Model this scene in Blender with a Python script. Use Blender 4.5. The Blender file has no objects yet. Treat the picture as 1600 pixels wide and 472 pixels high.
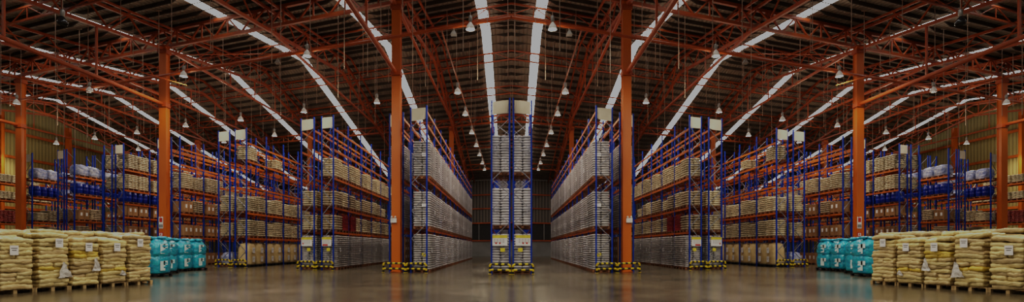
import bpy, math, random
from mathutils import Vector, Matrix
random.seed(7)
SC = bpy.context.scene
COL = SC.collection

# ---------------------------------------------------------------- camera
F = 800.0; CX = 799.2; HZ = 387.0; CAMH = 1.4; SK = 0.373
cam_d = bpy.data.cameras.new('camera'); cam = bpy.data.objects.new('camera', cam_d); COL.objects.link(cam)
cam.location = (0, 0, CAMH); cam.rotation_euler = (math.pi/2, 0, 0)
cam_d.sensor_fit = 'HORIZONTAL'; cam_d.sensor_width = 36; cam_d.lens = 18
cam_d.shift_x = (800-CX)/1600; cam_d.shift_y = (HZ-236)/1600
cam_d.clip_end = 500
SC.camera = cam

# ---------------------------------------------------------------- materials
def nt(name):
    m = bpy.data.materials.new(name); m.use_nodes = True
    n = m.node_tree.nodes; l = m.node_tree.links
    return m, n, l, n['Principled BSDF']
def mat(name, c, c2=None, rough=0.5, metal=0.0, scale=4.0, rnd=0.0, bump=0.0, spec=0.5, stretch=None, bscale=None, coat=0):
    m, n, l, b = nt(name)
    b.inputs['Roughness'].default_value = rough; b.inputs['Metallic'].default_value = metal
    b.inputs['Specular IOR Level'].default_value = spec
    if coat: b.inputs['Coat Weight'].default_value = coat; b.inputs['Coat Roughness'].default_value = .25
    if c2 is None: c2 = tuple(x*0.7 for x in c)
    tc = n.new('ShaderNodeTexCoord'); vec = tc.outputs['Object']
    if stretch:
        mp = n.new('ShaderNodeMapping'); mp.inputs['Scale'].default_value = stretch
        l.new(vec, mp.inputs['Vector']); vec = mp.outputs['Vector']
    no = n.new('ShaderNodeTexNoise'); no.inputs['Scale'].default_value = scale; no.inputs['Detail'].default_value = 4
    l.new(vec, no.inputs['Vector'])
    cr = n.new('ShaderNodeValToRGB')
    cr.color_ramp.elements[0].position = .35; cr.color_ramp.elements[1].position = .65
    cr.color_ramp.elements[0].color = (*c2, 1); cr.color_ramp.elements[1].color = (*c, 1)
    l.new(no.outputs['Fac'], cr.inputs['Fac'])
    out = cr.outputs['Color']
    if rnd:
        oi = n.new('ShaderNodeObjectInfo'); hs = n.new('ShaderNodeHueSaturation')
        mr = n.new('ShaderNodeMapRange'); mr.inputs['To Min'].default_value = 1-rnd; mr.inputs['To Max'].default_value = 1+rnd
        l.new(oi.outputs['Random'], mr.inputs['Value']); l.new(mr.outputs['Result'], hs.inputs['Value'])
        l.new(out, hs.inputs['Color']); out = hs.outputs['Color']
    l.new(out, b.inputs['Base Color'])
    if bump:
        n2 = n.new('ShaderNodeTexNoise'); n2.inputs['Scale'].default_value = bscale or scale*4; n2.inputs['Detail'].default_value = 3
        l.new(vec, n2.inputs['Vector'])
        bp = n.new('ShaderNodeBump'); bp.inputs['Strength'].default_value = bump; bp.inputs['Distance'].default_value = .03
        l.new(n2.outputs['Fac'], bp.inputs['Height']); l.new(bp.outputs['Normal'], b.inputs['Normal'])
    return m
def emis(name, c, s):
    m, n, l, b = nt(name)
    b.inputs['Base Color'].default_value = (*c, 1); b.inputs['Emission Color'].default_value = (*c, 1)
    b.inputs['Emission Strength'].default_value = s
    return m
M = {}
M['column'] = mat('column_orange_paint', (.62,.155,.012), (.5,.115,.01), .42, scale=.8, stretch=(1,1,.3))
M['steel'] = mat('truss_red_oxide_paint', (.47,.115,.032), (.33,.068,.02), .45, scale=.7, spec=.3)
M['tie'] = mat('tie_tube_paint', (.52,.11,.022), (.4,.08,.015), .4, scale=.7)
M['beam'] = mat('shelf_beam_orange_paint', (.58,.15,.022), (.42,.095,.014), .5, scale=2, rnd=.15, spec=.2)
M['blue'] = mat('upright_blue_paint', (.012,.055,.42), (.008,.036,.30), .45, scale=2, spec=.2)
M['brace'] = mat('galvanised_brace', (.35,.36,.42), (.2,.21,.27), .4, metal=.4, scale=3)
M['wood'] = mat('pallet_pine', (.55,.40,.20), (.4,.27,.12), .75, scale=3, rnd=.15)
M['dkwood'] = mat('rack_pallet_wood', (.30,.13,.06), (.2,.08,.035), .75, scale=3, rnd=.25)
M['black'] = mat('black_plastic', (.015,.016,.018), (.008,.008,.01), .5)
M['cream'] = mat('cream_sack_weave', (.68,.55,.26), (.46,.35,.14), .38, scale=6, rnd=.2, bump=.8, bscale=9, stretch=(1,1,2.6), coat=.3)
M['tan'] = mat('tan_sack_weave', (.60,.46,.23), (.40,.29,.13), .42, scale=6, rnd=.2, bump=.8, bscale=9, stretch=(1,1,2.6), coat=.3)
M['yellow'] = mat('yellow_sack_weave', (.62,.44,.06), (.48,.33,.05), .4, scale=6, rnd=.12, bump=.8, bscale=9, stretch=(1,1,2.6), coat=.3)
M['stack'] = mat('racked_sack_weave', (.66,.57,.40), (.47,.39,.26), .5, scale=3, rnd=.22, bump=.2, bscale=16)
M['stack2'] = mat('racked_brown_sack_weave', (.50,.40,.27), (.36,.28,.19), .5, scale=3, rnd=.2, bump=.2, bscale=16)
M['grey'] = mat('grey_bag_under_stretch_film', (.58,.555,.56), (.36,.345,.35), .36, scale=3, rnd=.16, coat=.2, bump=.15, bscale=14)
M['greywhite'] = mat('pale_bag_under_stretch_film', (.72,.71,.74), (.55,.54,.58), .28, scale=3, rnd=.08, coat=.4, bump=.15, bscale=14)
M['jumbo'] = mat('cream_bulk_bag_weave', (.64,.50,.27), (.52,.38,.18), .5, scale=2, rnd=.1, bump=.4, bscale=9)
M['teal'] = mat('teal_stretch_film', (.014,.50,.64), (.01,.26,.46), .18, scale=5, rnd=.08, bump=1.0, bscale=11, coat=.7)
M['tealmark'] = mat('white_label_under_teal_film', (.74,.9,.92), (.62,.84,.88), .3, scale=2)
M['carton'] = mat('brown_cardboard', (.36,.20,.09), (.28,.14,.06), .65, scale=2, rnd=.25)
M['drum'] = mat('blue_plastic_drum', (.01,.045,.42), (.006,.02,.25), .3, scale=3)
M['film'] = mat('clear_film_wrap', (.50,.52,.62), (.2,.25,.5), .25, scale=4, bump=.5, bscale=6, rnd=.1)
M['red'] = mat('red_plastic_crate', (.32,.016,.016), (.2,.01,.01), .45, scale=3)
M['redsack'] = mat('red_printed_sack', (.42,.07,.05), (.3,.05,.04), .5, scale=3)
M['paper'] = mat('white_paper_label', (.80,.80,.82), (.74,.74,.76), .7, scale=6)
M['ink'] = mat('dark_print', (.08,.08,.09), None, .7)
M['redink'] = mat('red_print', (.55,.03,.03), None, .6)
M['yelink'] = mat('yellow_header_print', (.75,.62,.05), None, .6)
M['sign'] = mat('cream_sign_board', (.72,.66,.55), (.66,.60,.49), .55, scale=2)
M['gyel'] = mat('guard_yellow_paint', (.75,.55,.01), None, .4)
M['gblk'] = mat('guard_black_paint', (.012,.012,.012), None, .4)
M['lampmetal'] = mat('lamp_cast_housing', (.45,.44,.42), (.35,.34,.32), .4, metal=.5)
M['rod'] = mat('thin_hanger_steel', (.42,.30,.22), (.32,.22,.16), .5)
M['conduit'] = mat('lamp_conduit_paint', (.45,.12,.03), None, .5)
M['purlin'] = mat('purlin_galvanised', (.10,.08,.065), (.07,.055,.045), .7, scale=1.2, spec=.15)
M['white'] = mat('white_enamel', (.8,.8,.78), None, .4)
M['tatter'] = mat('torn_clear_film', (.75,.74,.74), (.5,.48,.46), .25, scale=14, bump=.6)
m, n, l, b = nt('lamp_glass_lit'); b.inputs['Base Color'].default_value = (.85,.84,.8,1); b.inputs['Roughness'].default_value = .25
b.inputs['Emission Color'].default_value = (1,.93,.82,1); b.inputs['Emission Strength'].default_value = .12; M['lampglass'] = m
m, n, l, b = nt('lamp_glass_unlit'); b.inputs['Base Color'].default_value = (.03,.028,.03,1); b.inputs['Roughness'].default_value = .15; M['lampoff'] = m
M['bulb'] = emis('lamp_bulb', (1,.93,.82), 5)
M['skylight'] = emis('translucent_roof_sheet', (1.0,.99,.96), 6.0)
# roof sheet
M['roof'] = mat('roof_sheet_underside', (.40,.34,.28), (.28,.235,.19), .5, scale=.35, spec=.4)
# floor : polished concrete
m, n, l, b = nt('polished_concrete_floor')
tc = n.new('ShaderNodeTexCoord')
n1 = n.new('ShaderNodeTexNoise'); n1.inputs['Scale'].default_value = .22; n1.inputs['Detail'].default_value = 8; n1.inputs['Roughness'].default_value = .65
n2 = n.new('ShaderNodeTexNoise'); n2.inputs['Scale'].default_value = 2.2; n2.inputs['Detail'].default_value = 6
cr = n.new('ShaderNodeValToRGB')
cr.color_ramp.elements[0].color = (.03,.025,.016,1); cr.color_ramp.elements[1].color = (.15,.118,.07,1)
cr.color_ramp.elements[0].position = .36; cr.color_ramp.elements[1].position = .62
mx = n.new('ShaderNodeMath'); mx.operation = 'MULTIPLY_ADD'; mx.inputs[1].default_value = .35
l.new(tc.outputs['Object'], n1.inputs['Vector']); l.new(tc.outputs['Object'], n2.inputs['Vector'])
sub = n.new('ShaderNodeMath'); sub.operation = 'MULTIPLY'; sub.inputs[1].default_value = .65
l.new(n1.outputs['Fac'], sub.inputs[0]); l.new(n2.outputs['Fac'], mx.inputs[0]); l.new(sub.outputs[0], mx.inputs[2])
l.new(mx.outputs[0], cr.inputs['Fac']); l.new(cr.outputs['Color'], b.inputs['Base Color'])
rr = n.new('ShaderNodeMapRange'); rr.inputs['To Min'].default_value = .10; rr.inputs['To Max'].default_value = .30
l.new(n1.outputs['Fac'], rr.inputs['Value']); l.new(rr.outputs['Result'], b.inputs['Roughness'])
b.inputs['Specular IOR Level'].default_value = .5
M['floor'] = m
# walls : ribbed sheet with procedural ribs along one object axis
def ribbed(name, c, c2, axis, pitch):
    m, n, l, b = nt(name)
    tc = n.new('ShaderNodeTexCoord'); sp = n.new('ShaderNodeSeparateXYZ'); l.new(tc.outputs['Object'], sp.inputs[0])
    mu = n.new('ShaderNodeMath'); mu.operation = 'MULTIPLY'; mu.inputs[1].default_value = 2*math.pi/pitch
    l.new(sp.outputs[axis], mu.inputs[0]); si = n.new('ShaderNodeMath'); si.operation = 'SINE'; l.new(mu.outputs[0], si.inputs[0])
    cr = n.new('ShaderNodeValToRGB'); mr = n.new('ShaderNodeMapRange'); mr.inputs['From Min'].default_value = -1
    l.new(si.outputs[0], mr.inputs['Value']); l.new(mr.outputs['Result'], cr.inputs['Fac'])
    cr.color_ramp.elements[0].color = (*c2,1); cr.color_ramp.elements[1].color = (*c,1); cr.color_ramp.elements[1].position = .55
    l.new(cr.outputs['Color'], b.inputs['Base Color']); b.inputs['Roughness'].default_value = .55
    bp = n.new('ShaderNodeBump'); bp.inputs['Distance'].default_value = .04; l.new(mr.outputs['Result'], bp.inputs['Height']); l.new(bp.outputs['Normal'], b.inputs['Normal'])
    return m
M['olive'] = ribbed('olive_ribbed_cladding', (.36,.29,.11), (.24,.19,.07), 'Y', .45)
M['backwall'] = ribbed('grey_ribbed_cladding', (.17,.15,.13), (.06,.05,.045), 'X', .5)
M['blockwall'] = mat('pale_block_wall', (.26,.26,.26), (.21,.21,.21), .7, scale=.8)
M['dark'] = mat('dark_opening_band', (.03,.026,.025), None, .6)  # flat dark colour stands in for the shade within the back wall openings

# ---------------------------------------------------------------- mesh builder
class MB:
    def __init__(s, flip=False): s.v = []; s.f = []; s.mi = []; s.flip = flip
    def add(s, vs, fs, mi=0):
        o = len(s.v); s.v += [tuple(v) for v in vs]; s.f += [tuple(i+o for i in f) for f in fs]; s.mi += [mi]*len(fs)
    def box(s, c, d, mi=0, R=None):
        x, y, z = (k/2 for k in d); c = Vector(c)
        vs = [Vector((a,b_,e)) for a in (-x,x) for b_ in (-y,y) for e in (-z,z)]
        if R is not None: vs = [R @ v for v in vs]
        s.add([v+c for v in vs], [(0,1,3,2),(4,6,7,5),(0,4,5,1),(2,3,7,6),(0,2,6,4),(1,5,7,3)], mi)
    def bar(s, p, q, w, h=None, mi=0):
        p = Vector(p); q = Vector(q); d = q-p; L = d.length
        if L < 1e-5: return
        d.normalize(); up = Vector((0,0,1)) if abs(d.z) < .95 else Vector((0,1,0))
        a = d.cross(up).normalized(); u = a.cross(d).normalized(); h = h or w
        vs = []
        for e in (p, q):
            for i, j in ((-1,-1),(1,-1),(1,1),(-1,1)): vs.append(e + a*(i*w/2) + u*(j*h/2))
        s.add(vs, [(3,2,1,0),(4,5,6,7),(0,1,5,4),(1,2,6,5),(2,3,7,6),(3,0,4,7)], mi)
    def tube(s, p, q, r, n=8, mi=0, r2=None):
        p = Vector(p); q = Vector(q); d = (q-p).normalized(); r2 = r if r2 is None else r2
        up = Vector((0,0,1)) if abs(d.z) < .95 else Vector((0,1,0))
        a = d.cross(up).normalized(); u = a.cross(d).normalized(); vs = []
        for e, rr in ((p, r), (q, r2)):
            for k in range(n):
                t = 2*math.pi*k/n; vs.append(e + a*(rr*math.cos(t)) + u*(rr*math.sin(t)))
        fs = [(k, (k+1) % n, n+(k+1) % n, n+k) for k in range(n)] + [tuple(range(n))[::-1], tuple(range(n, 2*n))]
        s.add(vs, fs, mi)
    def lathe(s, prof, c=(0,0,0), n=16, mi=0):
        vs = []; fs = []
        for (r, z) in prof:
            for k in range(n):
                t = 2*math.pi*k/n; vs.append((c[0]+r*math.cos(t), c[1]+r*math.sin(t), c[2]+z))
        for i in range(len(prof)-1):
            for k in range(n): fs.append((i*n+k, i*n+(k+1) % n, (i+1)*n+(k+1) % n, (i+1)*n+k))
        s.add(vs, fs, mi)
    def pillow(s, c, d, nx=5, ny=4, rim=.45, jit=0.0, mi=0, rz=0.0, p=4):
        hx, hy, hz = d[0]/2, d[1]/2, d[2]/2; W = nx+1
        def P(i, j, sg):
            x = -1+2*i/nx; y = -1+2*j/ny
            x = math.copysign(abs(x)**.75, x); y = math.copysign(abs(y)**.75, y)
            k = rim + (1-rim)*((1-abs(x)**p)*(1-abs(y)**p))**.5
            ins = 1-.07*(abs(x)*abs(y))**3
            px = hx*x*ins; py = hy*y*ins; pz = sg*hz*k
            if jit: px += random.uniform(-jit,jit); py += random.uniform(-jit,jit); pz += random.uniform(-jit,jit)*.6
            ca, sa = math.cos(rz), math.sin(rz)
            return (c[0]+px*ca-py*sa, c[1]+px*sa+py*ca, c[2]+pz)
        top = [P(i,j,1) for j in range(ny+1) for i in range(W)]; bot = [P(i,j,-1) for j in range(ny+1) for i in range(W)]
        N = len(top); fs = []
        for j in range(ny):
            for i in range(nx):
                a = j*W+i; fs.append((a,a+1,a+W+1,a+W)); fs.append((N+a+W,N+a+W+1,N+a+1,N+a))
        for i in range(nx):
            a = i; fs.append((N+a,N+a+1,a+1,a)); a = ny*W+i; fs.append((a,a+1,N+a+1,N+a))
        for j in range(ny):
            a = j*W; fs.append((a,a+W,N+a+W,N+a)); a = j*W+nx; fs.append((N+a,N+a+W,a+W,a))
        s.add(top+bot, fs, mi)
    def mesh(s, name, mats, smooth=False):
        me = bpy.data.meshes.new(name)
        vs = [(-x,y,z) for x,y,z in s.v] if s.flip else s.v
        fs = [f[::-1] for f in s.f] if s.flip else s.f
        me.from_pydata(vs, [], fs)
        for mm in (mats if isinstance(mats, (list,tuple)) else [mats]): me.materials.append(mm)
        me.polygons.foreach_set('material_index', s.mi)
        if smooth: me.polygons.foreach_set('use_smooth', [True]*len(me.polygons))
        me.update(); return me

def ob(name, me, parent=None, loc=(0,0,0), rz=0.0):
    o = bpy.data.objects.new(name, me); COL.objects.link(o)
    o.location = loc; o.rotation_euler = (0,0,rz)
    if parent: o.parent = parent
    return o
def thing(name, label, cat, loc=(0,0,0), rz=0, group=None, me=None):
    o = ob(name, me, None, loc, rz); o['label'] = label; o['category'] = cat
    if group: o['group'] = group
    return o
def struct(name, me, loc=(0,0,0), label=None):
    o = ob(name, me, None, loc); o['kind'] = 'structure'
    if label: o['label'] = label
    return o
ORD = ['first','second','third','fourth','fifth','sixth','seventh','eighth','ninth','tenth','eleventh','twelfth','thirteenth','fourteenth','fifteenth',
       'sixteenth','seventeenth','eighteenth','nineteenth','twentieth','twenty-first','twenty-second','twenty-third','twenty-fourth','twenty-fifth','twenty-sixth',
       'twenty-seventh','twenty-eighth','twenty-ninth','thirtieth']
SIDES = ((1,'left'), (-1,'right'))      # the hall is symmetric about x = 0; plans below are for the left half
def sx(sg, X): return X if sg == 1 else -X

# ---------------------------------------------------------------- setting
RIDGE = 41.6; ZR = 19.3; DB = 80.0; D0 = 3.0; XW = 58.0
def H(D): return ZR-.15*(RIDGE-D) if D < RIDGE else ZR-.187*(D-RIDGE)
def PD(X, D, z): return Vector((X, D+SK*abs(X), z))        # hall coordinates -> world, left half

mb = MB(); mb.add([(-75,-4,0),(75,-4,0),(75,115,0),(-75,115,0)], [(0,1,2,3)])
struct('floor', mb.mesh('floor', M['floor']))

SKX = [2.1+8.85*k for k in range(7)]; SKW = .385
wn = 0
for sg, sd in SIDES:
    fl = sg == -1
    # corrugated roof sheets between the skylights
    edges = [0.0]
    for c in SKX: edges += [c-SKW, c+SKW]
    edges.append(XW)
    mb = MB(fl)
    Ds = [D0, RIDGE, DB]
    for a, b_ in zip(edges[0::2], edges[1::2]):
        nn = max(2, int((b_-a)/.32)); prof = []
        for i in range(nn):
            x0 = a+(b_-a)*i/nn; w = (b_-a)/nn
            prof += [(x0, 0), (x0+w*.55, 0), (x0+w*.68, .06), (x0+w*.87, .06)]
        prof.append((b_, 0)); n0 = len(prof)
        vs = [PD(-x, D, H(D)+dz) for D in Ds for x, dz in prof]; fs = []
        for r in range(2):
            for i in range(n0-1): fs.append((r*n0+i, r*n0+i+1, (r+1)*n0+i+1, (r+1)*n0+i))
        mb.add(vs, fs)
    struct('ceiling' if sg == 1 else 'ceiling_right', mb.mesh('ceiling', M['roof']))
    for c in SKX:
        mb = MB(fl)
        vs = [PD(-x, D, H(D)+.02) for D in Ds for x in (c-SKW, c+SKW)]
        mb.add(vs, [(0,1,3,2),(2,3,5,4)]); wn += 1
        struct('window_%d' % wn, mb.mesh('skylight', M['skylight']))
    # side wall (olive cladding) and its girts
    mb = MB(fl); pts = []
    for D in (D0, RIDGE, DB): pts += [PD(-XW, D, 0), PD(-XW, D, H(D))]
    mb.add(pts, [(0,1,3,2),(2,3,5,4)])
    struct('wall_'+sd, mb.mesh('wall', M['olive']))
    # back wall
    mb = MB(fl)
    zb = H(DB)
    def wall_strip(z0, z1, mi, off=0):
        mb.add([PD(0,DB-off,z0), PD(-XW,DB-off,z0), PD(-XW,DB-off,z1), PD(0,DB-off,z1)], [(0,1,2,3)], mi)
    wall_strip(0, 2.5, 1); wall_strip(2.5, 5.3, 2); wall_strip(5.3, zb, 0)
    struct('wall_back_'+sd, mb.mesh('wall', [M['backwall'], M['blockwall'], M['dark']]))
tn = 0
for sg, sd in SIDES:
    fl = sg == -1
    for z in (2.5, 5.3, 7.6, 9.8):
        tn += 1; mb = MB(fl); mb.bar(PD(0,DB-.12,z), PD(-XW,DB-.12,z), .14, .2); struct('trim_%d' % tn, mb.mesh('girt', M['steel']))
    for k in range(12):
        tn += 1; mb = MB(fl); mb.bar(PD(-.6-4.6*k,DB-.1,2.6), PD(-.6-4.6*k,DB-.1,5.2), .12); struct('trim_%d' % tn, mb.mesh('mullion', M['blockwall']))
    for z in (6.0, 9.0, 11.9, 14.8):
        tn += 1; mb = MB(fl); mb.bar(PD(-XW+.15,22,z), PD(-XW+.15,DB,z), .16, .3); struct('trim_%d' % tn, mb.mesh('girt', M['beam']))
    D = D0+.5
    while D < DB-.3:
        if abs(D-RIDGE) > .2:
            tn += 1; mb = MB(fl); xs = [(0,.26)]
            for c in SKX: xs += [(c-1.6,.26),(c-.85,.03),(c+.36,.03),(c+.95,.26)]  # purlins thinned beside each skylight, shaped to imitate the teeth of spilled glare
            xs.append((XW-.05,.26)); vs = []
            for x, hh in xs:
                for dy in (-.03,.03): vs += [PD(-x,D+dy,H(D)-.01), PD(-x,D+dy,H(D)-.01-hh)]
            fs = []
            for i in range(len(xs)-1):
                a = 4*i; fs += [(a,a+1,a+5,a+4),(a+2,a+6,a+7,a+3),(a+1,a+3,a+7,a+5)]
            mb.add(vs, fs); struct('trim_%d' % tn, mb.mesh('purlin', M['purlin']))
        D += 1.25

# ---------------------------------------------------------------- steel columns
C1 = 27.0; C2 = 56.3
def column_mesh(h, w=.5, d=.42):
    mb = MB(); t = .035
    mb.box((0,-d/2+t/2,h/2), (w,t,h)); mb.box((0,d/2-t/2,h/2), (w,t,h)); mb.box((0,0,h/2), (w-.1,d-2*t,h))
    return mb
cols = [(-6.6,29.45,15.5,'tallest steel column standing in front of the %s inner rack row'),
        (-24.4,36.0,15.5,'steel column behind the teal bulk bags on the %s'),
        (-40.35,42.1,15.4,'front steel column nearest the %s edge behind the sack pallets')]
cols2 = [(-6.95,59.3,15.4,'far steel column rising out of the %s grey bag rack'),
         (-24.4,62.0,15.4,'far steel column behind the %s second rack row signs'),
         (-40.4,66.0,15.2,'far steel column behind the %s fourth rack row')]
for sg, sd in SIDES:
    for i, (X, Y, h, lab) in enumerate(cols+cols2):
        root = thing('steel_column', 'orange ' + lab % sd, 'column', (sx(sg,X),Y,0), group='steel roof columns')
        ob('post', column_mesh(h).mesh('post', M['column']), root)
        mb = MB(); mb.box((0,0,.02), (.62,.58,.04)); ob('base_plate', mb.mesh('plate', M['column']), root)
        mb = MB()
        mb.box((0,0,h-.35), (.62,.56,.3)); mb.box((0,0,h+.02), (.7,.6,.05)); ob('cap', mb.mesh('cap', M['steel']), root)
        if i < 3:
            mb = MB(); mb.box((0,-.05,11.4), (.58,.5,.3)); ob('tie_bracket', mb.mesh('bracket', M['tie']), root)
    for k, D in enumerate((36.2, 45.0, 54.0)):
        p = PD(-XW+.5, D, 0)
        root = thing('wall_column', 'orange wall column against the olive %s wall, %s from the camera' % (sd, ORD[k]), 'column', (sx(sg,p.x),p.y,0), group='wall columns')
        ob('post', column_mesh(H(D)-1.75, .5, .4).mesh('post', M['column']), root)

# safety signs and emergency light on the columns
for sg, sd in SIDES:
    x = sx(sg,-24.4); yf = 36.0-.21
    r = thing('safety_sign', 'white safety sign with red figure on %s column above the teal bags' % sd, 'sign', (x-.1*sg*0,yf-.02,3.05))
    mb = MB(); mb.box((-.09,0,.1),(.3,.02,.82)); ob('plate', mb.mesh('plate', M['paper']), r)
    mb = MB(); mb.box((-.09,-.012,.28),(.2,.01,.3)); mb.box((-.14,-.012,.5),(.05,.01,.1)); ob('red_figure', mb.mesh('fig', M['redink']), r)
    mb = MB()
    for k in range(3): mb.box((-.18+.09*k,-.012,-.14),(.06,.01,.22))
    ob('black_print', mb.mesh('prn', M['ink']), r)
    r = thing('safety_sign', 'red fire equipment sign low on %s column above the teal bags' % sd, 'sign', (x,yf-.02,2.2))
    mb = MB(); mb.box((-.09,0,0),(.3,.02,.56)); ob('plate', mb.mesh('plate', M['redink']), r)
    mb = MB(); mb.box((-.09,-.012,.12),(.2,.01,.2)); mb.box((-.09,-.012,-.16),(.22,.01,.1)); ob('white_pictogram', mb.mesh('fig', M['paper']), r)
    mb = MB(); mb.box((-.11,-.018,.12),(.05,.01,.13)); mb.box((-.06,-.018,.15),(.04,.01,.05)); ob('red_print', mb.mesh('prn', M['redink']), r)
    x = sx(sg,-6.6)
    r = thing('emergency_light', 'white twin-head emergency light on the tallest %s column' % sd, 'light', (x,29.45-.22,2.95))
    mb = MB(); mb.box((-.12*sg,-.05,.0),(.34,.1,.26)); ob('housing', mb.mesh('housing', M['white']), r)
    for k in (-1,1):
        mb = MB(); mb.lathe([(.0,.0),(.05,.01),(.06,.07),(.03,.11),(0,.115)], (-.12*sg+.1*k,-.06,.14), 10); ob('lamp_head', mb.mesh('head', M['white']), r)
    x = sx(sg,-40.35)
    r = thing('safety_sign', 'small white sign on the front column nearest the %s edge' % sd, 'sign', (x,42.1-.23,2.55))
    mb = MB(); mb.box((-.1*sg,0,0),(.26,.02,.7)); ob('plate', mb.mesh('plate', M['paper']), r)
    mb = MB(); mb.box((-.1*sg,-.012,.18),(.18,.01,.22)); mb.box((-.1*sg,-.012,-.15),(.18,.01,.2)); ob('red_print', mb.mesh('prn', M['redink']), r)

# ---------------------------------------------------------------- roof trusses
TX = [6.65,15.6,24.4,32.3,40.4,48.9,56.6]
def add_bar(name, p, q, w, h, root, fl, m):
    mb = MB(fl); mb.bar(p, q, w, h); return ob(name, mb.mesh(name, m), root)
TLAB = ['over the tallest %s column','over the aisle beside the second %s rack row','over the %s teal-bag column','between the two outer %s columns','over the outermost %s column','near the %s side wall','against the %s side wall']
for sg, sd in SIDES:
    fl = sg == -1
    for ti, X in enumerate(TX):
        root = thing('roof_truss', 'orange gabled lattice roof truss running lengthwise ' + TLAB[ti] % sd, 'roof truss', group='lengthwise roof trusses')
        dep = 1.62; dt = .42
        DA = 6.0; DE = DB-.6
        def top(D): return PD(-X, D, H(D)-dt)
        def bot(D): return PD(-X, D, H(D)-dt-dep+.3)
        for f_, nm, w in ((top,'top_chord',.17),(bot,'bottom_chord',.19)):
            add_bar(nm, f_(DA), f_(RIDGE), w, w, root, fl, M['steel']); add_bar(nm, f_(RIDGE), f_(DE), w, w, root, fl, M['steel'])
        if ti in (0,1,2,4):       # a second, lighter chord beside the main one makes the box truss
            o = Vector((.75,0,0))
            add_bar('side_chord', top(DA)+o, top(RIDGE)+o, .12, .12, root, fl, M['steel']); add_bar('side_chord', top(RIDGE)+o, top(DE)+o, .12, .12, root, fl, M['steel'])
            for k in range(16):
                D = 8+k*4.5
                add_bar('cross_web', bot(D), top(D+1.2)+o, .07, .07, root, fl, M['steel'])
        nP = 46; step = (DE-DA)/nP
        for k in range(nP):
            a, b_ = DA+k*step, DA+(k+1)*step
            p, q = (bot(a), top(b_)) if k % 2 == 0 else (top(a), bot(b_))
            add_bar('web', p, q, .08, .08, root, fl, M['steel'])
        # flat tie between the column lines with hangers
        zt = 15.45
        add_bar('tie_chord', PD(-X,C1,zt), PD(-X,C2,zt), .16, .16, root, fl, M['tie'])
        for k in range(1,7):
            D = C1+(C2-C1)*k/7
            if bot(D).z-zt > .35: add_bar('hanger', PD(-X,D,zt), bot(D), .08, .08, root, fl, M['tie'])
        if ti in (0,2,4):
            Ds = 5.0; xx = -X
            mb = MB(fl); mb.tube(PD(xx,Ds,11.45), PD(xx,C1-.2,11.45), .125, 10); ob('front_tie', mb.mesh('tie', M['tie']), root)
            for D in (10.0, 15.5, 21.0):
                add_bar('hanger', PD(xx,D,11.45), bot(D), .1, .1, root, fl, M['tie'])
    # cross girders and light lattices
    def girder(name, label, D, z0, dep, w, panel, m, group):
        root = thing(name, label, 'roof girder', group=group)
        n_ = int(XW/panel)
        for z, nm in ((z0,'bottom_chord'),(z0+dep,'top_chord')):
            add_bar(nm, PD(0,D,z), PD(-XW+.4,D,z), w, w, root, fl, m)
        for k in range(n_):
            a, b_ = k*panel, (k+1)*panel
            p, q = (PD(-a,D,z0), PD(-b_,D,z0+dep)) if k % 2 == 0 else (PD(-a,D,z0+dep), PD(-b_,D,z0))
            add_bar('web', p, q, w*.5, w*.5, root, fl, m)
            if k % 2 == 0: add_bar('post', PD(-b_,D,z0), PD(-b_,D,z0+dep), w*.45, w*.45, root, fl, m)
    girder('cross_girder', 'deep orange lattice girder across the front column tops, %s half' % sd, C1+.25, 15.66, 1.15, .19, 1.12, M['steel'], 'cross girders')
    girder('cross_girder', 'deep orange lattice girder across the far column tops, %s half' % sd, C2+.35, 15.42, .72, .19, 1.12, M['steel'], 'cross girders')
    for D, wh in ((19.5,'nearest the camera'),(34.4,'before the ridge'),(44.2,'just beyond the ridge'),(50.2,'between ridge and far columns'),(63.5,'beyond the far columns'),(71.5,'nearest the back wall')):
        girder('lattice_brace', 'light lattice brace under the %s roof, %s' % (sd, wh), D, H(D)-1.15, .75, .10, 1.5, M['steel'], 'light lattice braces')
    # cross tube carrying the front lamps
    mb = MB(fl); mb.tube(PD(0,26.0,13.1), PD(-XW+.5,26.0,13.1), .085, 8)
    thing('lamp_tube', 'long orange tube crossing in front of the columns, %s half' % sd, 'tube', me=mb.mesh('tube', M['tie']))
    for X, wh in ((3.75,'over the inner aisle'),):
        mb = MB(fl); mb.tube(PD(-X,26.0,13.05), PD(-X,74,13.05), .05, 6)
        thing('lamp_conduit', 'thin orange lamp conduit running lengthwise %s on the %s' % (wh, sd), 'conduit', me=mb.mesh('tube', M['conduit']))
    # diagonal brace rods
    rods = [((-29,16,13.4),(-22,26.5,12.4)), ((-40.3,17,13.85),(-24.85,26.6,11.4)), ((-24.5,27.5,15.2),(-15.8,35,16.9)), ((-40.3,27.4,15.0),(-32.4,36,16.8))]
    for k, (a, b_) in enumerate(rods):
        mb = MB(fl); mb.tube(PD(*a), PD(*b_), .035, 6)
        thing('brace_rod', ['thin diagonal rod at the upper %s corner','long thin diagonal rod reaching the %s teal-bag column','diagonal rod rising inward from the %s teal-bag column top','diagonal rod rising inward from the outermost %s column'][k] % sd, 'brace rod', me=mb.mesh('rod', M['tie']))
    # vertical hanger rods with short crossbars, hanging from the purlins
    random.seed(11); hm = {}
    for i in range(16):
        for j in range(9):
            D = 20+j*4.2+random.choice((0,1.25)); X = 1.2+i*3.5+random.uniform(-1.2,1.2)
            L = random.choice((3.2,4.2,5.4,6.2)); r_ = .02
            if L not in hm:
                mb = MB(); mb.tube((0,0,-L), (0,0,0), r_, 5); mb.box((0,0,-.02), (.34,.05,.04)); hm[L] = mb.mesh('hanger_rod', M['rod'])
            p = PD(-X,D,H(D)-.2)
            thing('hanger_rod', 'thin vertical hanger rod with a short crossbar below the roof', 'hanger rod', (sx(sg,p.x),p.y,p.z), group='thin hanger rods', me=hm[L])

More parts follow.
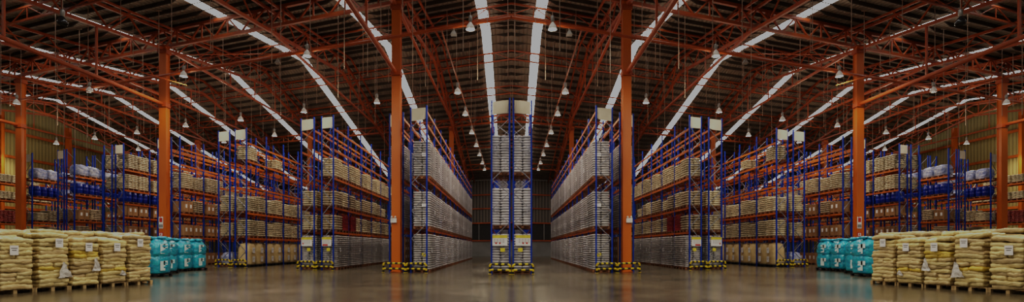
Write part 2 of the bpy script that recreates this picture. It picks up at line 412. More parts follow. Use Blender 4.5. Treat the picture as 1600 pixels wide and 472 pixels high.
# ---------------------------------------------------------------- high bay lamps
def lamp_parts():
    mb = MB(); mb.lathe([(0,.72),(.07,.72),(.1,.66),(.1,.46),(.07,.42),(.05,.36)], n=14); a = mb.mesh('housing', M['lampmetal'], True)
    prof = [(.06,.38),(.10,.32),(.17,.22),(.215,.1),(.235,.0),(.225,.0),(.2,.1),(.15,.22),(.08,.32)]
    mb = MB(); mb.lathe(prof, n=18); g = mb.mesh('reflector', M['lampglass'], True)
    mb = MB(); mb.lathe(prof, n=18); g0 = mb.mesh('reflector', M['lampoff'], True)
    mb = MB(); mb.lathe([(0,.0),(.05,.02),(.075,.08),(.05,.2),(.03,.3),(0,.31)], n=10); bl = mb.mesh('bulb', M['bulb'], True)
    return a, g, g0, bl
LH, LG, LG0, LB = lamp_parts()
lamps = []
for k, (x, y) in enumerate(((735,42),(480,88),(287,120),(140,148),(26,172))):
    Xr = (x-CX)/F; Y = 25.85/(1-SK*abs(Xr)); lamps.append((Xr*Y, Y, 12.75, 'lamp on the front cross tube, %s from the centre' % ORD[k], .2, 1))
for k, x in enumerate((715,727,737,744,749,753.5,757)):
    Y = 3.75*F/(CX-x); lamps.append((-3.75+.0, Y, 12.15, 'lamp along the inner aisle conduit, %s from the camera' % ORD[k], .25, 1))
for k, (x, y) in enumerate(((589,154),(475,169),(376,182),(290,192),(214,203),(148,212),(88,220),(37,229))):
    Y = 11.4*F/(HZ-y); lamps.append(((x-CX)/F*Y, Y, 12.45, 'lamp in the middle lamp row, %s from the centre' % ORD[k], None, 1))
for k, (x, y) in enumerate(((429,207),(350,218),(216,230))):
    Y = 11.4*F/(HZ-y); lamps.append(((x-CX)/F*Y, Y, 12.45, 'lamp in the farthest lamp row, %s from the centre' % ORD[k], None, 1))
lamps.append((-22.1,25.2,12.4,'unlit dark lamp hanging nearest the camera',None,0))
for sg, sd in SIDES:
    for (X, Y, z, lab, rod, lit) in lamps:
        D = Y-SK*abs(X)
        lab2 = 'high bay ' + lab + ', ' + sd + ' half'
        if lit: lab2 = 'bell-shaped ' + lab2
        r = thing('high_bay_lamp', lab2, 'lamp', (sx(sg,X),Y,z), group='high bay lamps')
        ob('housing', LH, r); ob('reflector', LG if lit else LG0, r)
        if lit: ob('bulb', LB, r)
        L = rod if rod else H(D)-z-.72-.1
        mb = MB(); mb.tube((0,0,.7), (0,0,.72+L), .02, 6); ob('drop_rod', mb.mesh('rod', M['rod']), r)
        if lit:
            ld = bpy.data.lights.new('lamp_light', 'SPOT'); ld.energy = 1500*(.15 if 'tube, fifth' in lab else 1)*(1 if 'aisle' not in lab or '%s from' % ORD[0] in lab or '%s from' % ORD[1] in lab else .25); ld.color = (1,.86,.66); ld.shadow_soft_size = .15; ld.spot_size = math.radians(165); ld.spot_blend = .5
            lo = bpy.data.objects.new('lamp_light', ld); COL.objects.link(lo); lo.parent = r; lo.location = (0,0,-.1)
            lu = bpy.data.lights.new('lamp_glow', 'POINT'); lu.energy = 330*(.3 if 'aisle' in lab or 'tube' in lab else 1)*(.3 if 'tube, fifth' in lab else 1); lu.color = (1,.84,.62); lu.shadow_soft_size = .2
            lo = bpy.data.objects.new('lamp_glow', lu); COL.objects.link(lo); lo.parent = r; lo.location = (0,0,-.45)
    for x, y in ((709,51),(434,97)):
        Xr = (x-CX)/F; Y = 26.0/(1-SK*abs(Xr)); 
        r = thing('floodlight', 'small wedge floodlight under the front cross tube, %s on the %s' % ('near the centre' if x > 600 else 'farther out', sd), 'floodlight', (sx(sg,Xr*Y),Y,12.75))
        mb = MB(); mb.add([(-.16,-.12,-.06),(.16,-.12,-.06),(.16,.14,-.1),(-.16,.14,-.1),(-.05,-.05,.16),(.05,-.05,.16),(.05,.06,.16),(-.05,.06,.16)],
               [(3,2,1,0),(4,5,6,7),(0,1,5,4),(1,2,6,5),(2,3,7,6),(3,0,4,7)]); ob('housing', mb.mesh('housing', M['lampmetal']), r)
        mb = MB(); mb.tube((0,0,.15),(0,0,.3),.03,6); ob('bracket', mb.mesh('bracket', M['rod']), r)

# ---------------------------------------------------------------- pallet loads
def pallet_mesh(w, d, m, h=.14):
    mb = MB()
    for i in range(6): mb.box((-w/2+.05+(w-.1)*i/5, 0, h-.012), (.1 if w < 1 else .12, d, .022))
    for j in (-1,0,1):
        mb.box((0, j*(d/2-.05), h-.034), (w,.1,.022)); mb.box((0, j*(d/2-.05), .011), (w,.1,.022))
        for i in (-1,0,1): mb.box((i*(w/2-.06), j*(d/2-.05), h/2-.012), (.12,.1,h-.066))
    return mb.mesh('pallet', m)
PAL = pallet_mesh(.98, 1.2, M['dkwood']); PALW = pallet_mesh(.95, 1.1, M['wood']); PALB = pallet_mesh(1.0, 1.2, M['black'])
def sack_stack(w, d, h, lay, m, jit=.012, nx=4, ny=3, cx=2, cy=3, seed=0):
    random.seed(seed); mb = MB(); dz = h/lay
    for k in range(lay):
        a, b_ = (cx, cy) if k % 2 == 0 else (cy-1, cx+1)
        for i in range(a):
            for j in range(b_):
                x = -w/2+w*(i+.5)/a; y = -d/2+d*(j+.5)/b_
                mb.pillow((x+random.uniform(-.015,.015), y+random.uniform(-.015,.015), dz*(k+.5)), (w/a*1.0, d/b_*1.0, dz*1.12), nx, ny, .4, jit)
    return mb.mesh('sack_stack', m, True)
def grey_stack(w, d, h, lay, m, seed):
    random.seed(seed); mb = MB(); dz = h/lay
    for k in range(lay):
        ins = random.uniform(0,.015)
        for i in range(2):
            for j in range(3):
                x = -w/2+w*(i+.5)/2; y = -d/2+d*(j+.5)/3
                mb.pillow((x, y, dz*(k+.5)), (w/2-ins, d/3-ins*.5, dz*1.02), 4, 4, .46, .005, p=6)
    return mb.mesh('bag_stack', m, True)
def carton_stack(w, d, h, nz, m, seed):
    random.seed(seed); mb = MB(); dz = h/nz
    for k in range(nz):
        for i in range(2):
            for j in range(2):
                mb.box((-w/4+w/2*i+random.uniform(-.01,.01), -d/4+d/2*j+random.uniform(-.01,.01), dz*(k+.5)), (w/2-.03, d/2-.03, dz-.015))
                mb.box((w/2*(i-.5)+(.5 if i else -.5)*(w/2-.02), -d/4+d/2*j, dz*(k+.55)), (.012,.2,dz*.34), 1)
    return mb.mesh('carton_stack', [m, M['paper']])
def drum_set(seed):
    random.seed(seed); mb = MB()
    for i in (-1,1):
        for j in (-1,1):
            mb.lathe([(0,0),(.2,0),(.235,.04),(.24,.3),(.25,.32),(.24,.34),(.24,.58),(.25,.6),(.24,.62),(.235,.84),(.2,.88),(.19,.86),(0,.86)], (i*.245,j*.3,0), 12)
    return mb.mesh('drum_group', M['drum'], True)
def bulk_bag(w, d, h, m, seed, crumple=.02, e=.42, dome=0.0):
    random.seed(seed); mb = MB(); n = 28; prof = []
    lv = 12
    vs = []; fs = []
    for i in range(lv+1):
        t = i/lv; z = h*t
        k = 1.0-.10*abs(2*t-1)**4 - dome*max(0,t-.45)**2 - (.02 if .42 < t < .58 else 0)
        for a in range(n):
            th = 2*math.pi*a/n; c, s_ = math.cos(th), math.sin(th)
            x = math.copysign(abs(c)**e, c)*w/2*k; y = math.copysign(abs(s_)**e, s_)*d/2*k
            vs.append((x+random.uniform(-crumple,crumple), y+random.uniform(-crumple,crumple), z+random.uniform(-crumple,crumple)*.5*(0<i)))
    for i in range(lv):
        for a in range(n): fs.append((i*n+a, i*n+(a+1) % n, (i+1)*n+(a+1) % n, (i+1)*n+a))
    top = lv*n; o = len(vs)
    for a in range(n):
        x, y, z = vs[top+a]; vs.append((x*.55, y*.55, h+.05+random.uniform(-.03,.05)))
    vs.append((0,0,h+.11)); vs.append((0,0,0))
    for a in range(n):
        b_ = (a+1) % n; fs += [(top+a, top+b_, o+b_, o+a), (o+a, o+b_, o+n), (b_, a, o+n+1)]
    mb.add(vs, fs); return mb.mesh('bulk_bag', m, True)
def crate_stack(w, d, h, nz, m):
    mb = MB(); dz = h/nz
    for k in range(nz):
        z = dz*k
        mb.box((0,0,z+dz*.45), (w*.96,d*.96,dz*.86)); mb.box((0,0,z+dz*.92), (w,d,dz*.12))
        for j in range(5): mb.box((0,-d/2+d*(j+.5)/5,z+dz*.45), (w*.99,.04,dz*.8))
    return mb.mesh('crate_stack', m)
def label_mesh(w, h):        # a paper sheet facing +x, laid on the aisle side
    mb = MB(); mb.box((0,0,0),(.008,w,h)); mb.box((.005,0,h*.2),(.004,w*.7,h*.06),1); mb.box((.005,-w*.1,-.02),(.004,w*.5,h*.05),1)
    return mb.mesh('label', [M['paper'], M['ink']])
LBL = label_mesh(.26,.3)
VAR = {
 'grey': ([grey_stack(.97,1.22,1.98,15,M['grey'],s) for s in range(3)], 'bag_stack', 'grey film-wrapped bag pallet', 'wrapped_bag_pallet'),
 'greyfloor': ([grey_stack(.97,1.22,2.03,16,M['grey'],s+5) for s in range(3)], 'bag_stack', 'grey film-wrapped bag pallet', 'wrapped_bag_pallet'),
 'pale': ([grey_stack(.97,1.22,2.0,14,M['greywhite'],s+9) for s in range(2)], 'bag_stack', 'pale film-wrapped bag pallet', 'wrapped_bag_pallet'),
 'sack': ([sack_stack(.96,1.12,.98,7,M['stack'],seed=s) for s in range(4)], 'sack_stack', 'cream sack pallet', 'sack_pallet'),
 'sackhi': ([sack_stack(.96,1.12,1.16,8,M['stack'],seed=s+20) for s in range(3)], 'sack_stack', 'tall cream sack pallet', 'sack_pallet'),
 'sacklo': ([sack_stack(.96,1.12,.7,5,M['stack'],seed=s+30) for s in range(2)], 'sack_stack', 'low cream sack pallet', 'sack_pallet'),
 'brown': ([sack_stack(.96,1.12,.92,6,M['stack2'],seed=s+40) for s in range(3)], 'sack_stack', 'brown sack pallet', 'sack_pallet'),
 'carton': ([carton_stack(.9,1.1,.82,1,M['carton'],s) for s in range(3)], 'carton_stack', 'brown carton pallet', 'carton_pallet'),
 'cartonhi': ([carton_stack(.96,1.16,1.9,4,M['carton'],s+4) for s in range(2)], 'carton_stack', 'tall brown carton pallet', 'carton_pallet'),
 'drum': ([drum_set(1)], 'drum_group', 'blue drum pallet', 'drum_pallet'),
 'film': ([bulk_bag(.96,1.16,.85,M['film'],s+50,.045,.5,.4) for s in range(3)], 'film_wrapped_goods', 'clear-wrapped blue goods pallet', 'wrapped_goods_pallet'),
 'red': ([crate_stack(.97,1.2,1.0,4,M['red'])], 'crate_stack', 'red crate pallet', 'crate_pallet'),
 'redsack': ([sack_stack(.98,1.2,1.1,8,M['redsack'],seed=s+60) for s in range(2)], 'sack_stack', 'red sack pallet', 'sack_pallet'),
 'jumbo': ([bulk_bag(1.0,1.14,1.52,M['jumbo'],s+70,.025,.6,.5) for s in range(3)], 'bulk_bag', 'cream bulk bag', 'bulk_bag_pallet'),
}
JLB = label_mesh(.34,.4)
def place_load(kind, i, label, loc, sg, group, face=True):
    ms, part, _, nm = VAR[kind]
    r = thing(nm, label, 'pallet load', loc, group=group)
    r.rotation_euler = (0,0,0 if sg == 1 else math.pi)
    ob('pallet', PALB if kind == 'jumbo' else PAL, r)
    o = ob(part, ms[i % len(ms)], r, (0,0,.14))
    if face and kind == 'jumbo':
        ob('paper_label', JLB, r, (.535,-.1,.55)); ob('paper_label', JLB, r, (.535,-.1,1.2))
    elif face and kind in ('grey','greyfloor') and i % 3 == 0:
        ob('paper_label', LBL, r, (.50,random.uniform(-.2,.2),1.25 if kind == 'greyfloor' else 1.0))
    if 'inner-aisle' in label and label.endswith(', first from front'):
        s_ = 1 if sg == 1 else -1
        card = 'on the floor' in label
        mb = MB(); mb.box((0,0,0),(.24,.008,.2))
        ob('yellow_card' if card else 'paper_label', mb.mesh('card', M['yelink' if card else 'paper']), r, (.12,-.622*s_ if s_ == 1 else .622,1.0 if card else 1.35))
    return r

# ---------------------------------------------------------------- racks
def rack(sg, sd, rid, xl, xr, D, Ht, levels, bays, rname, front_sign=True, notice=None, beams_all=True):
    fl = sg == -1
    rl, rr = (CX-xl)/F, (CX-xr)/F
    yl, yr = D/(1-SK*rl), D/(1-SK*rr); Xl, Xr = -rl*yl, -rr*yr
    cx, cy = (Xl+Xr)/2, (yl+yr)/2
    hw = (Xr-Xl)/2; sl = (yr-yl)/2                # right post (towards aisle) is nearer: sl < 0
    root = thing('pallet_rack', 'blue and orange pallet rack, ' + rname, 'pallet rack', (sx(sg,cx),cy,0), group='pallet rack rows')
    PW = .078
    # frame: two posts + zigzag
    mb = MB(fl)
    for s in (-1,1):
        mb.box((s*(hw-PW/2), s*sl, Ht/2), (PW,.085,Ht)); mb.box((s*(hw-PW/2), s*sl, .01), (PW+.06,.14,.02))
    post = mb.mesh('upright_posts', M['blue'])
    mz = MB(fl); z = .35; s = -1; k = 0
    while z < Ht-.5:
        z2 = min(z+.78, Ht-.2)
        mz.bar((s*(hw-PW), s*sl, z), (-s*(hw-PW), -s*sl, z2), .035, .035)
        if k % 4 == 0: mz.bar((-(hw-PW), -sl, z), (hw-PW, sl, z), .035, .035)
        s = -s; z = z2; k += 1
    brace = mz.mesh('lattice_brace', M['brace'])
    BL = 3.0; LX = -.0103
    bm = MB(fl); bm.bar((0,0,0), (LX*BL,BL,0), .05, .13); beam = bm.mesh('shelf_beam', M['beam'])
    for b_ in range(bays+1):
        o = ob('upright_frame', post, root, (sx(sg, LX*BL*b_), BL*b_, 0))
        ob('lattice_brace', brace, o)
    for b_ in range(bays):
        for z in levels:
            for s in (-1,1):
                ob('shelf_beam', beam, root, (sx(sg, LX*BL*b_ + s*(hw-.03)), BL*b_+s*sl, z-.065))
    if front_sign:
        mb = MB(fl); w = (2*hw-.2); zc = Ht-.46; n = 8; vs = []
        for i in range(n+1):
            t = -1+2*i/n
            bend = .10*max(0,t)**2
            zb_ = -.34+.10*max(0,t)**3*(1 if front_sign == 2 else 0)
            y0 = t*sl*.9-.09
            for zz in (zb_, .34): vs += [(t*w/2, y0+bend*(1 if zz < 0 else .3), zc+zz)]
        fs = [(2*i,2*i+2,2*i+3,2*i+1) for i in range(n)]
        mb.add(vs, fs); mb.add([(x,y+.02,z) for x,y,z in vs], [f[::-1] for f in fs])
        s_ = ob('sign_panel', mb.mesh('sign_panel', M['sign']), root); s_['label'] = 'blank cream sign board at the rack top'
        s_.location = (0,0,0)
    if notice:
        mb = MB(fl); w = 2*hw-.2; hh = .56; zc = 1.78; ang = math.atan2(2*sl, 2*hw)
        R = Matrix.Rotation(ang,3,'Z')
        def q(x, z, dx, dz, mi, e):
            mb.box(R @ Vector((x,-.1-e,0))+Vector((0,0,zc+z)), (dx,.006,dz), mi, R)
        q(0,0,w,hh,0,0); q(0,hh/2-.075,w,.15,1,.006)
        random.seed(notice)
        for c in range(4):
            for r_ in range(3): q(-w*.36+c*w*.2, .06-.08*r_, w*.12, .018, 2, .006)
        if notice == 3: q(-w*.15,-hh/2+.07,w*.55,.09,3,.006)
        elif notice == 2: q(-w*.34,-.12,.09,.1,3,.006)
        else: q(-w*.25,-.14,.1,.09,3,.006); q(w*.0,-.14,.09,.09,3,.006)
        s_ = ob('load_notice', mb.mesh('load_notice', [M['paper'],M['yelink'],M['ink'],M['redink']]), root)
        s_['label'] = 'white load notice with a yellow header and red marks'
        mb = MB(fl); mb.box(R @ Vector((w*.18,-.09,0))+Vector((0,0,1.28)), (.26,.006,.2), 0, R); ob('yellow_card', mb.mesh('card', M['yelink']), root)
    return dict(cx=cx, cy=cy, hw=hw, sl=sl, rname=rname, rid=rid, LX=LX)

LVL = ['on the floor','on the first shelf','on the second shelf','on the third shelf','on the fourth shelf','on the fifth shelf']
def fill(sg, R, levels, lev, kinds, cells, over=0.0):
    """kinds: one kind or a list cycled by cell; cells: iterable of cell numbers from the front"""
    z = 0 if lev == 0 else levels[lev-1]
    for i, c in enumerate(cells):
        k = kinds if isinstance(kinds, str) else kinds[i % len(kinds)]
        if k is None: continue
        t = 3.0*(c//2) + (.88 if c % 2 == 0 else 2.14)
        lab = '%s %s of %s, %s from front' % (VAR[k][2], LVL[lev], R['rname'], ORD[c])
        place_load(k, c+lev*2, lab, (sx(sg, R['cx']+R['LX']*t+over), R['cy']+t, z+.002), sg, 'pallet loads in the racks')

def guard(sg, xl, xr, D, label):
    fl = sg == -1
    rl, rr = (CX-xl)/F, (CX-xr)/F; D -= .32
    yl, yr = D/(1-SK*rl), D/(1-SK*rr); a = Vector((-rl*yl,yl,0)); b_ = Vector((-rr*yr,yr,0))
    c = (a+b_)/2; root = thing('rack_guard', label, 'guard rail', (sx(sg,c.x),c.y,0), group='striped rack guards')
    a -= c; b_ -= c; r = .045
    def striped(p, q, n, start=0):
        mb = MB(fl)
        for i in range(n): mb.tube(p+(q-p)*(i/n), p+(q-p)*((i+1)/n), r, 10, (i+start) % 2)
        return mb.mesh('striped_tube', [M['gyel'],M['gblk']])
    L = (b_-a).length; n = max(5, int(L/.2))|1
    up = Vector((0,0,1)); d = (b_-a).normalized(); r = .058
    mb = MB(fl)   # upper rail with rounded ends running down into the posts
    pts = [a+up*.38]
    for k in range(5): t = math.pi/2*k/4; pts.append(a+d*(.12*(1-math.cos(t)))+up*(.40+.12*math.sin(t)))
    nn = n
    for k in range(1,nn): pts.append(a+d*(.12+(L-.24)*k/nn)+up*.52)
    for k in range(5): t = math.pi/2*k/4; pts.append(b_-d*(.12*(1-math.sin(t)))+up*(.40+.12*math.cos(t)))
    pts.append(b_+up*.38)
    for i in range(len(pts)-1):
        mi = 0 if i < 5 or i >= len(pts)-6 else (i % 2)
        mb.tube(pts[i], pts[i+1], r, 10, mi)
    ob('upper_rail', mb.mesh('rail', [M['gyel'],M['gblk']]), root)
    ob('lower_rail', striped(a+up*.22, b_+up*.22, n), root)
    for p in (a, b_):
        ob('post', striped(p+up*.02, p+up*.38, 3, 1), root)
        mb = MB(fl); mb.box(p+up*.01, (.16,.16,.02)); ob('foot_plate', mb.mesh('foot', M['gyel']), root)

for sg, sd in SIDES:
    o_ = 'right' if sd == 'left' else 'left'
    # central rack half
    L0 = [2.45,5.3,8.3]
    R0 = rack(sg, sd, 'R0', 767, 797.6, 27.0, 9.3, L0, 12, '%s half of the central pair' % sd, 1, 1)
    R0['rname'] = 'central rack %s half' % sd
    fill(sg, R0, L0, 0, 'pale', range(2)); fill(sg, R0, L0, 1, 'pale', range(2)); fill(sg, R0, L0, 2, 'pale', range(2))
    guard(sg, 765.5, 797, 27.0, 'yellow and black guard before the %s half of the central rack' % sd)
    # inner aisle double row
    L1 = [2.45,5.3,8.3,9.0]
    R = rack(sg, sd, 'R1b', 641, 668, 26.7, 9.3, L1, 12, 'long grey-bag row facing the %s inner aisle' % sd, 2)
    R['rname'] = '%s inner-aisle rack' % sd
    for lv in (0,1,2): fill(sg, R, L1, lv, ['greyfloor','greyfloor','pale'] if lv == 0 else ['grey','grey','grey','pale'], range(24), .13)
    guard(sg, 635, 666, 26.7, 'yellow and black guard before the %s inner-aisle rack' % sd)
    R = rack(sg, sd, 'R1a', 608, 631, 27.5, 9.3, L1, 4, 'grey-bag row directly behind the tallest %s column' % sd, 1)
    R['rname'] = '%s column-side rack' % sd
    fill(sg, R, L1, 0, 'cartonhi', range(2)); fill(sg, R, L1, 1, 'grey', range(2)); fill(sg, R, L1, 2, 'grey', range(2))
    guard(sg, 599, 633, 26.6, 'yellow and black guard around the tallest %s column' % sd)
    # second double row
    L2 = [2.4,3.95,5.8,7.6,8.9]
    R = rack(sg, sd, 'R2b', 502, 522, 27.9, 9.7, L2, 10, 'second %s double row, side towards the centre' % sd, 1, 3)
    R['rname'] = 'inner second-row %s rack' % sd
    fill(sg, R, L2, 0, 'greyfloor', range(14), .06); fill(sg, R, L2, 1, ['brown','red','red','sack','sack','brown','sack','sack','brown','sack','sack','sack'], range(12))
    fill(sg, R, L2, 2, ['brown','sack','brown','sacklo','brown','brown','sack','brown','sacklo'], range(9)); fill(sg, R, L2, 3, ['sackhi','sack','sackhi','sackhi','sack'], range(16))
    guard(sg, 494, 520, 27.9, 'yellow and black guard before the inner second-row %s rack' % sd)
    R = rack(sg, sd, 'R2a', 470, 492, 27.9, 9.7, L2, 5, 'second %s double row, side away from the centre' % sd, 2, 2)
    R['rname'] = 'outer second-row %s rack' % sd
    fill(sg, R, L2, 0, 'greyfloor', range(2)); fill(sg, R, L2, 1, 'sack', range(3)); fill(sg, R, L2, 2, ['sack','brown','sack'], range(3))
    guard(sg, 465, 491, 27.9, 'yellow and black guard before the outer second-row %s rack' % sd)
    # third double row
    L3 = [2.1,3.9,5.8,7.6,8.9]
    R = rack(sg, sd, 'R3b', 367, 386, 29.3, 9.9, L3, 9, 'third %s double row, side towards the centre' % sd, 1)
    R['rname'] = 'inner third-row %s rack' % sd
    fill(sg, R, L3, 0, 'jumbo', range(8)); fill(sg, R, L3, 1, ['sackhi','sackhi','sack'], range(8)); fill(sg, R, L3, 2, ['sack','sackhi','sack','sackhi','sack'], range(8))
    fill(sg, R, L3, 4, ['sack',None,None,'sacklo'], range(4))
    guard(sg, 362, 384, 29.3, 'yellow and black guard before the inner third-row %s rack' % sd)
    R = rack(sg, sd, 'R3a', 341, 360, 29.3, 9.9, L3, 5, 'third %s double row, side away from the centre' % sd, 1)
    R['rname'] = 'outer third-row %s rack' % sd
    fill(sg, R, L3, 0, ['film'], range(1)); fill(sg, R, L3, 1, 'sack', range(2)); fill(sg, R, L3, 2, 'sackhi', range(3))
    guard(sg, 337, 359, 29.3, 'yellow and black guard before the outer third-row %s rack' % sd)
    # fourth double row
    L4 = [2.2,4.0,5.8,7.7,8.9]
    R = rack(sg, sd, 'R4b', 267, 282, 29.2, 9.8, L4, 8, 'fourth %s double row, side towards the centre' % sd, 0)
    R['rname'] = 'inner fourth-row %s rack' % sd
    fill(sg, R, L4, 1, 'carton', range(8)); fill(sg, R, L4, 2, ['carton','brown'], range(6)); fill(sg, R, L4, 3, ['sackhi','sack','sackhi','sackhi',None,'sack','sackhi','sack'], range(8)); fill(sg, R, L4, 0, 'carton', range(6))
    R = rack(sg, sd, 'R4a', 246, 262, 29.2, 9.8, L4, 4, 'fourth %s double row, side away from the centre' % sd, 1)
    R['rname'] = 'outer fourth-row %s rack' % sd
    fill(sg, R, L4, 2, 'drum', range(3))
    # fifth
    L5 = [2.2,3.9,5.0,6.1,7.75]
    R = rack(sg, sd, 'R5b', 180, 194, 29.6, 9.8, L5, 6, 'fifth %s double row, side towards the centre' % sd, 1)
    R['rname'] = 'inner fifth-row %s rack' % sd
    fill(sg, R, L5, 1, 'carton', range(7)); fill(sg, R, L5, 2, 'carton', range(7)); fill(sg, R, L5, 3, 'drum', range(7)); fill(sg, R, L5, 4, ['sackhi','sackhi','sack'], range(6)); fill(sg, R, L5, 5, 'sackhi', range(6))
    R = rack(sg, sd, 'R5a', 162, 176, 29.6, 9.8, L5, 4, 'fifth %s double row, side away from the centre' % sd, 0)
    R['rname'] = 'outer fifth-row %s rack' % sd
    fill(sg, R, L5, 4, 'sack', range(2)); fill(sg, R, L5, 5, 'sackhi', range(2)); fill(sg, R, L5, 1, 'brown', range(2))
    # sixth
    L6 = [2.2,3.7,5.9,7.5]
    R = rack(sg, sd, 'R6b', 103.5, 117, 29.5, 9.8, L6, 6, 'sixth %s double row, side towards the centre' % sd, 0)
    R['rname'] = 'inner sixth-row %s rack' % sd
    fill(sg, R, L6, 1, ['brown',None,'brown','sacklo',None], range(5)); fill(sg, R, L6, 2, ['carton','brown','carton'], range(6)); fill(sg, R, L6, 3, 'drum', range(7)); fill(sg, R, L6, 4, 'film', range(5))
    R = rack(sg, sd, 'R6a', 90, 101, 29.5, 9.8, L6, 4, 'sixth %s double row, side away from the centre' % sd, 1)
    R['rname'] = 'outer sixth-row %s rack' % sd
    fill(sg, R, L6, 2, 'brown', range(1))
    # seventh and the row along the wall
    R = rack(sg, sd, 'R7', 39, 51, 29.5, 9.8, L6, 4, 'seventh %s row next to the outermost column' % sd, 1)
    R['rname'] = 'seventh-row %s rack' % sd
    fill(sg, R, L6, 1, ['sacklo','sack'], range(4)); fill(sg, R, L6, 2, ['sacklo','sack','brown','brown'], range(5)); fill(sg, R, L6, 3, ['drum','drum','film'], range(4)); fill(sg, R, L6, 4, ['film'], range(4))
    L8 = [2.2,3.7,5.9,7.5]
    R = rack(sg, sd, 'R8', -19, -8, 29.5, 9.0, L8, 4, 'row along the %s side wall' % sd, 0)
    R['rname'] = '%s wall rack' % sd
    fill(sg, R, L8, 2, 'redsack', range(3)); fill(sg, R, L8, 3, 'sacklo', range(4)); fill(sg, R, L8, 4, 'sacklo', range(3))

# ---------------------------------------------------------------- sack pallets on the floor in the foreground
def sack_mesh(w, d, h, seed, m):
    random.seed(seed); mb = MB(); mb.pillow((0,0,0), (w,d,h), 12, 14, .52, .010, p=6)
    a, b_, c, e = (random.uniform(0,6) for _ in range(4)); f1 = random.uniform(5,9); f2 = random.uniform(6,11)
    mb.v = [(x+.014*math.sin(f2*y+e), y, z+.017*math.sin(f1*y+a)+.014*math.sin(f2*x+b_)+.008*math.sin(23*y+c)) for x, y, z in mb.v]
    return mb.mesh('sack', m, True)
SWAP = {}
def sm(kind, v, colour):
    k = (kind, v, colour)
    if k not in SWAP:
        w, d = (.40,.94) if kind else (.56,.47)
        SWAP[k] = sack_mesh(w, d, .168, v+10*kind, M[colour])
    return SWAP[k]
A = Vector((-15.1,15.1,0)); B = Vector((-13.88,19.65,0)); U = (B-A).normalized(); ANG = math.atan2(U.y, U.x)-math.pi/2
NV = Vector((U.y,-U.x,0))              # towards the aisle
def tatter(seed, w, h):
    random.seed(seed); mb = MB(); n = 6; vs = []; fs = []
    for i in range(n+1):
        t = i/n; hw = w*.5*(.15+.85*t)
        for j in range(5): vs.append((.01+random.uniform(0,.035), -w*.1*(1-t)+hw*(-1+j/2)+random.uniform(-.02,.02), h*(1-t)+random.uniform(-.02,.02)))
    for i in range(n):
        for j in range(4): fs.append((i*5+j, i*5+j+1, i*5+j+6, i*5+j+5))
    mb.add(vs, fs); return mb.mesh('torn_film', M['tatter'])
def foreground_pallet(sg, sd, label, pos, layers, tint, seed, paper=None, yellow=(), film=None, teal=False):
    rnd = random.Random(seed)
    r = thing('sack_pallet', label, 'sack pallet', (sx(sg,pos.x),pos.y,0), sg*ANG, 'sack pallets on the floor')
    ob('pallet', PALW, r)
    dz = .128
    for k in range(layers):
        z = .14+dz*(k+.54); last = k >= layers-1
        if (k*7+seed) % 5 in (0,2,3): cells = [(x, 0, 1) for x in (-.36,0,.35)]
        else: cells = [(x, y, 0) for x in (-.27,.26) for y in (-.225,.225)]
        for (x, y, kd) in cells:
            c = tint; front = x*sg > .2
            if rnd.random() < .3: c = 'tan' if tint == 'cream' else 'cream'
            if front and k in yellow and (kd == 0 or rnd.random() < .6): c = 'yellow'
            if teal and last and y <= 0 and front: c = 'teal'
            o = ob('sack', sm(kd, rnd.randrange(5), c), r, (x+rnd.uniform(-.03,.03), y*.93+rnd.uniform(-.02,.02), z+rnd.uniform(-.012,.012)+(rnd.uniform(0,.05) if last else 0)), rnd.uniform(-.05,.05)+(math.pi if rnd.random() < .5 else 0))
            tl = .16 if last else .06
            o.rotation_euler.x = rnd.uniform(-tl,tl)*.6; o.rotation_euler.y = rnd.uniform(-tl,tl); o.scale = (1,.93,1)
    if sg == -1: pass
    sface = 1 if sg == 1 else -1
    if paper:
        y, z = paper
        mb = MB(sg == -1); mb.box((0,0,0),(.006,.22,.29)); mb.box((.004,0,.06),(.004,.16,.02),1); mb.box((.004,0,0),(.004,.12,.02),1)
        ob('paper_label', mb.mesh('paper', [M['paper'],M['ink']]), r, (sface*.60, y, z))
    if film:
        y, z, w, h = film
        me = tatter(seed, w, h)
        o = ob('torn_film', me, r, (sface*.59, y, z)); 
        if sg == -1: o.rotation_euler.z = math.pi
    return r
for sg, sd in SIDES:
    fr = [(.0,12,(-.1,1.32),(),None), (1,13,(.1,1.55),(4,6),(.28,.42,.42,.5)), (2,12,(.05,1.42),(8,7),(.3,.6,.3,.45)), (3,12,(.05,1.42),(3,),(.25,.4,.25,.2)), (4,13,(-.05,1.58),(),None)]
    for i, (k, lay, pp, yl, fm) in enumerate(fr):
        c = A + U*(.44+.962*k+(.06 if i else 0)) - NV*.56
        foreground_pallet(sg, sd, 'wrapped cream sack pallet in %s front floor row, %s from the camera' % (sd, ORD[i]), c, lay, 'cream' if i < 4 else 'tan', 100+i, pp, yl, fm)
    for i in range(6):
        c = A + U*(.2+.99*i) - NV*1.82
        foreground_pallet(sg, sd, 'taller cream sack pallet in %s back floor row, %s from the camera' % (sd, ORD[i]), c, 14, 'tan', 200+i, teal=(i == 0))

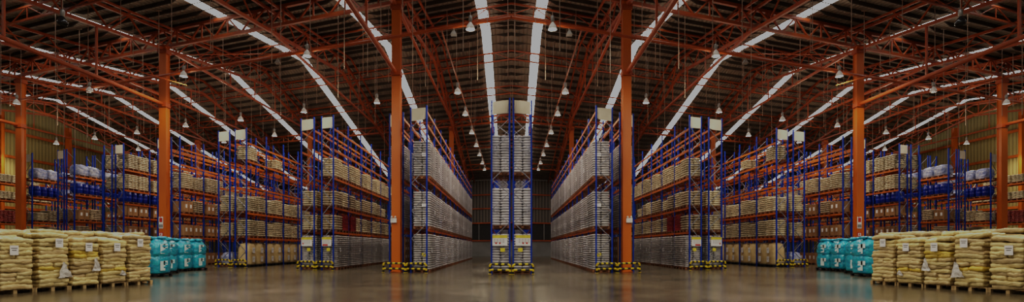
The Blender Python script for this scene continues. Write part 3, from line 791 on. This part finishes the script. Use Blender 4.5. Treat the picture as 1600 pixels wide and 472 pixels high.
# teal wrapped bulk bags
TB = [bulk_bag(1.14,1.24,.86,M['teal'],s+90,.03,.55) for s in range(3)]; TB2 = [bulk_bag(1.16,1.24,.80,M['teal'],s+95,.045,.58,.75) for s in range(3)]
def teal(sg, X, Y, label, i):
    r = thing('teal_bulk_bags', label, 'bulk bags', (sx(sg,X),Y,0), 0 if sg == 1 else math.pi, 'teal bulk bags')
    ob('pallet', PALB, r)
    ob('lower_bag', TB[i % 3], r, (0,0,.14)); ob('upper_bag', TB2[i % 3], r, (0,0,.96))
    for z in (.3, 1.12):
        mb = MB(); mb.box((0,0,.0),(.01,.34,.46)); mb.box((0,.0+.2,.14),(.01,.3,.2))
        ob('white_label', mb.mesh('lab', M['tealmark']), r, (.575,-.22*(1 if sg == 1 else -1),z+.22))
    mb = MB(); random.seed(i+5)
    for k in range(9):
        a = random.uniform(0,6.28); rr = random.uniform(.1,.45)
        mb.pillow((rr*math.cos(a)*1.0, rr*math.sin(a), 1.86+random.uniform(-.03,.04)), (.42,.3,.14), 4, 4, .3, .02, rz=a)
    ob('gathered_film', mb.mesh('film', M['teal'], True), r)
for sg, sd in SIDES:
    for i, Yb in enumerate((29.05,30.42,31.8)):
        teal(sg, -19.75, Yb, 'teal-wrapped double bulk bag in the %s row of three, %s from the camera' % (sd, ORD[i]), i)
    teal(sg, -17.45, 25.0, 'nearest teal-wrapped bulk bag, half hidden behind the %s sack pallets' % sd, 1)
    teal(sg, -18.75, 27.5, 'teal-wrapped bulk bag between the nearest one and the %s row' % sd, 2)

# ---------------------------------------------------------------- light
w = bpy.data.worlds.new('world'); SC.world = w; w.use_nodes = True
bg = w.node_tree.nodes['Background']; bg.inputs['Color'].default_value = (1,.88,.74,1); bg.inputs['Strength'].default_value = .3
# added fill spots without fittings, overhead ahead of the camera, to brighten load fronts
for sg, sd in SIDES:
    for X, Y in ((-3,9),(-11,12),(-20,14),(-9,20),(-18,24),(-29,24)):
        ld = bpy.data.lights.new('front_fill_spot', 'SPOT'); ld.energy = 2700; ld.color = (1,.88,.7); ld.shadow_soft_size = .5
        ld.spot_size = math.radians(165); ld.spot_blend = .5
        lo = bpy.data.objects.new('front_fill_spot', ld); COL.objects.link(lo); lo.location = (sx(sg,X),Y,12.2)
vs_ = SC.view_settings
vs_.view_transform = 'Standard'; vs_.look = 'None'; vs_.exposure = 0.0
# the photograph is printed dark: whites stop at a mid grey
vs_.use_curve_mapping = True
cm = vs_.curve_mapping; cm.extend = 'HORIZONTAL'
cv = cm.curves[3]
cv.points[0].location = (0,0); cv.points[1].location = (1,.37); cv.points.new(.6,.255); cv.points.new(.3,.118); cv.points.new(.07,.019) 
cm.update()
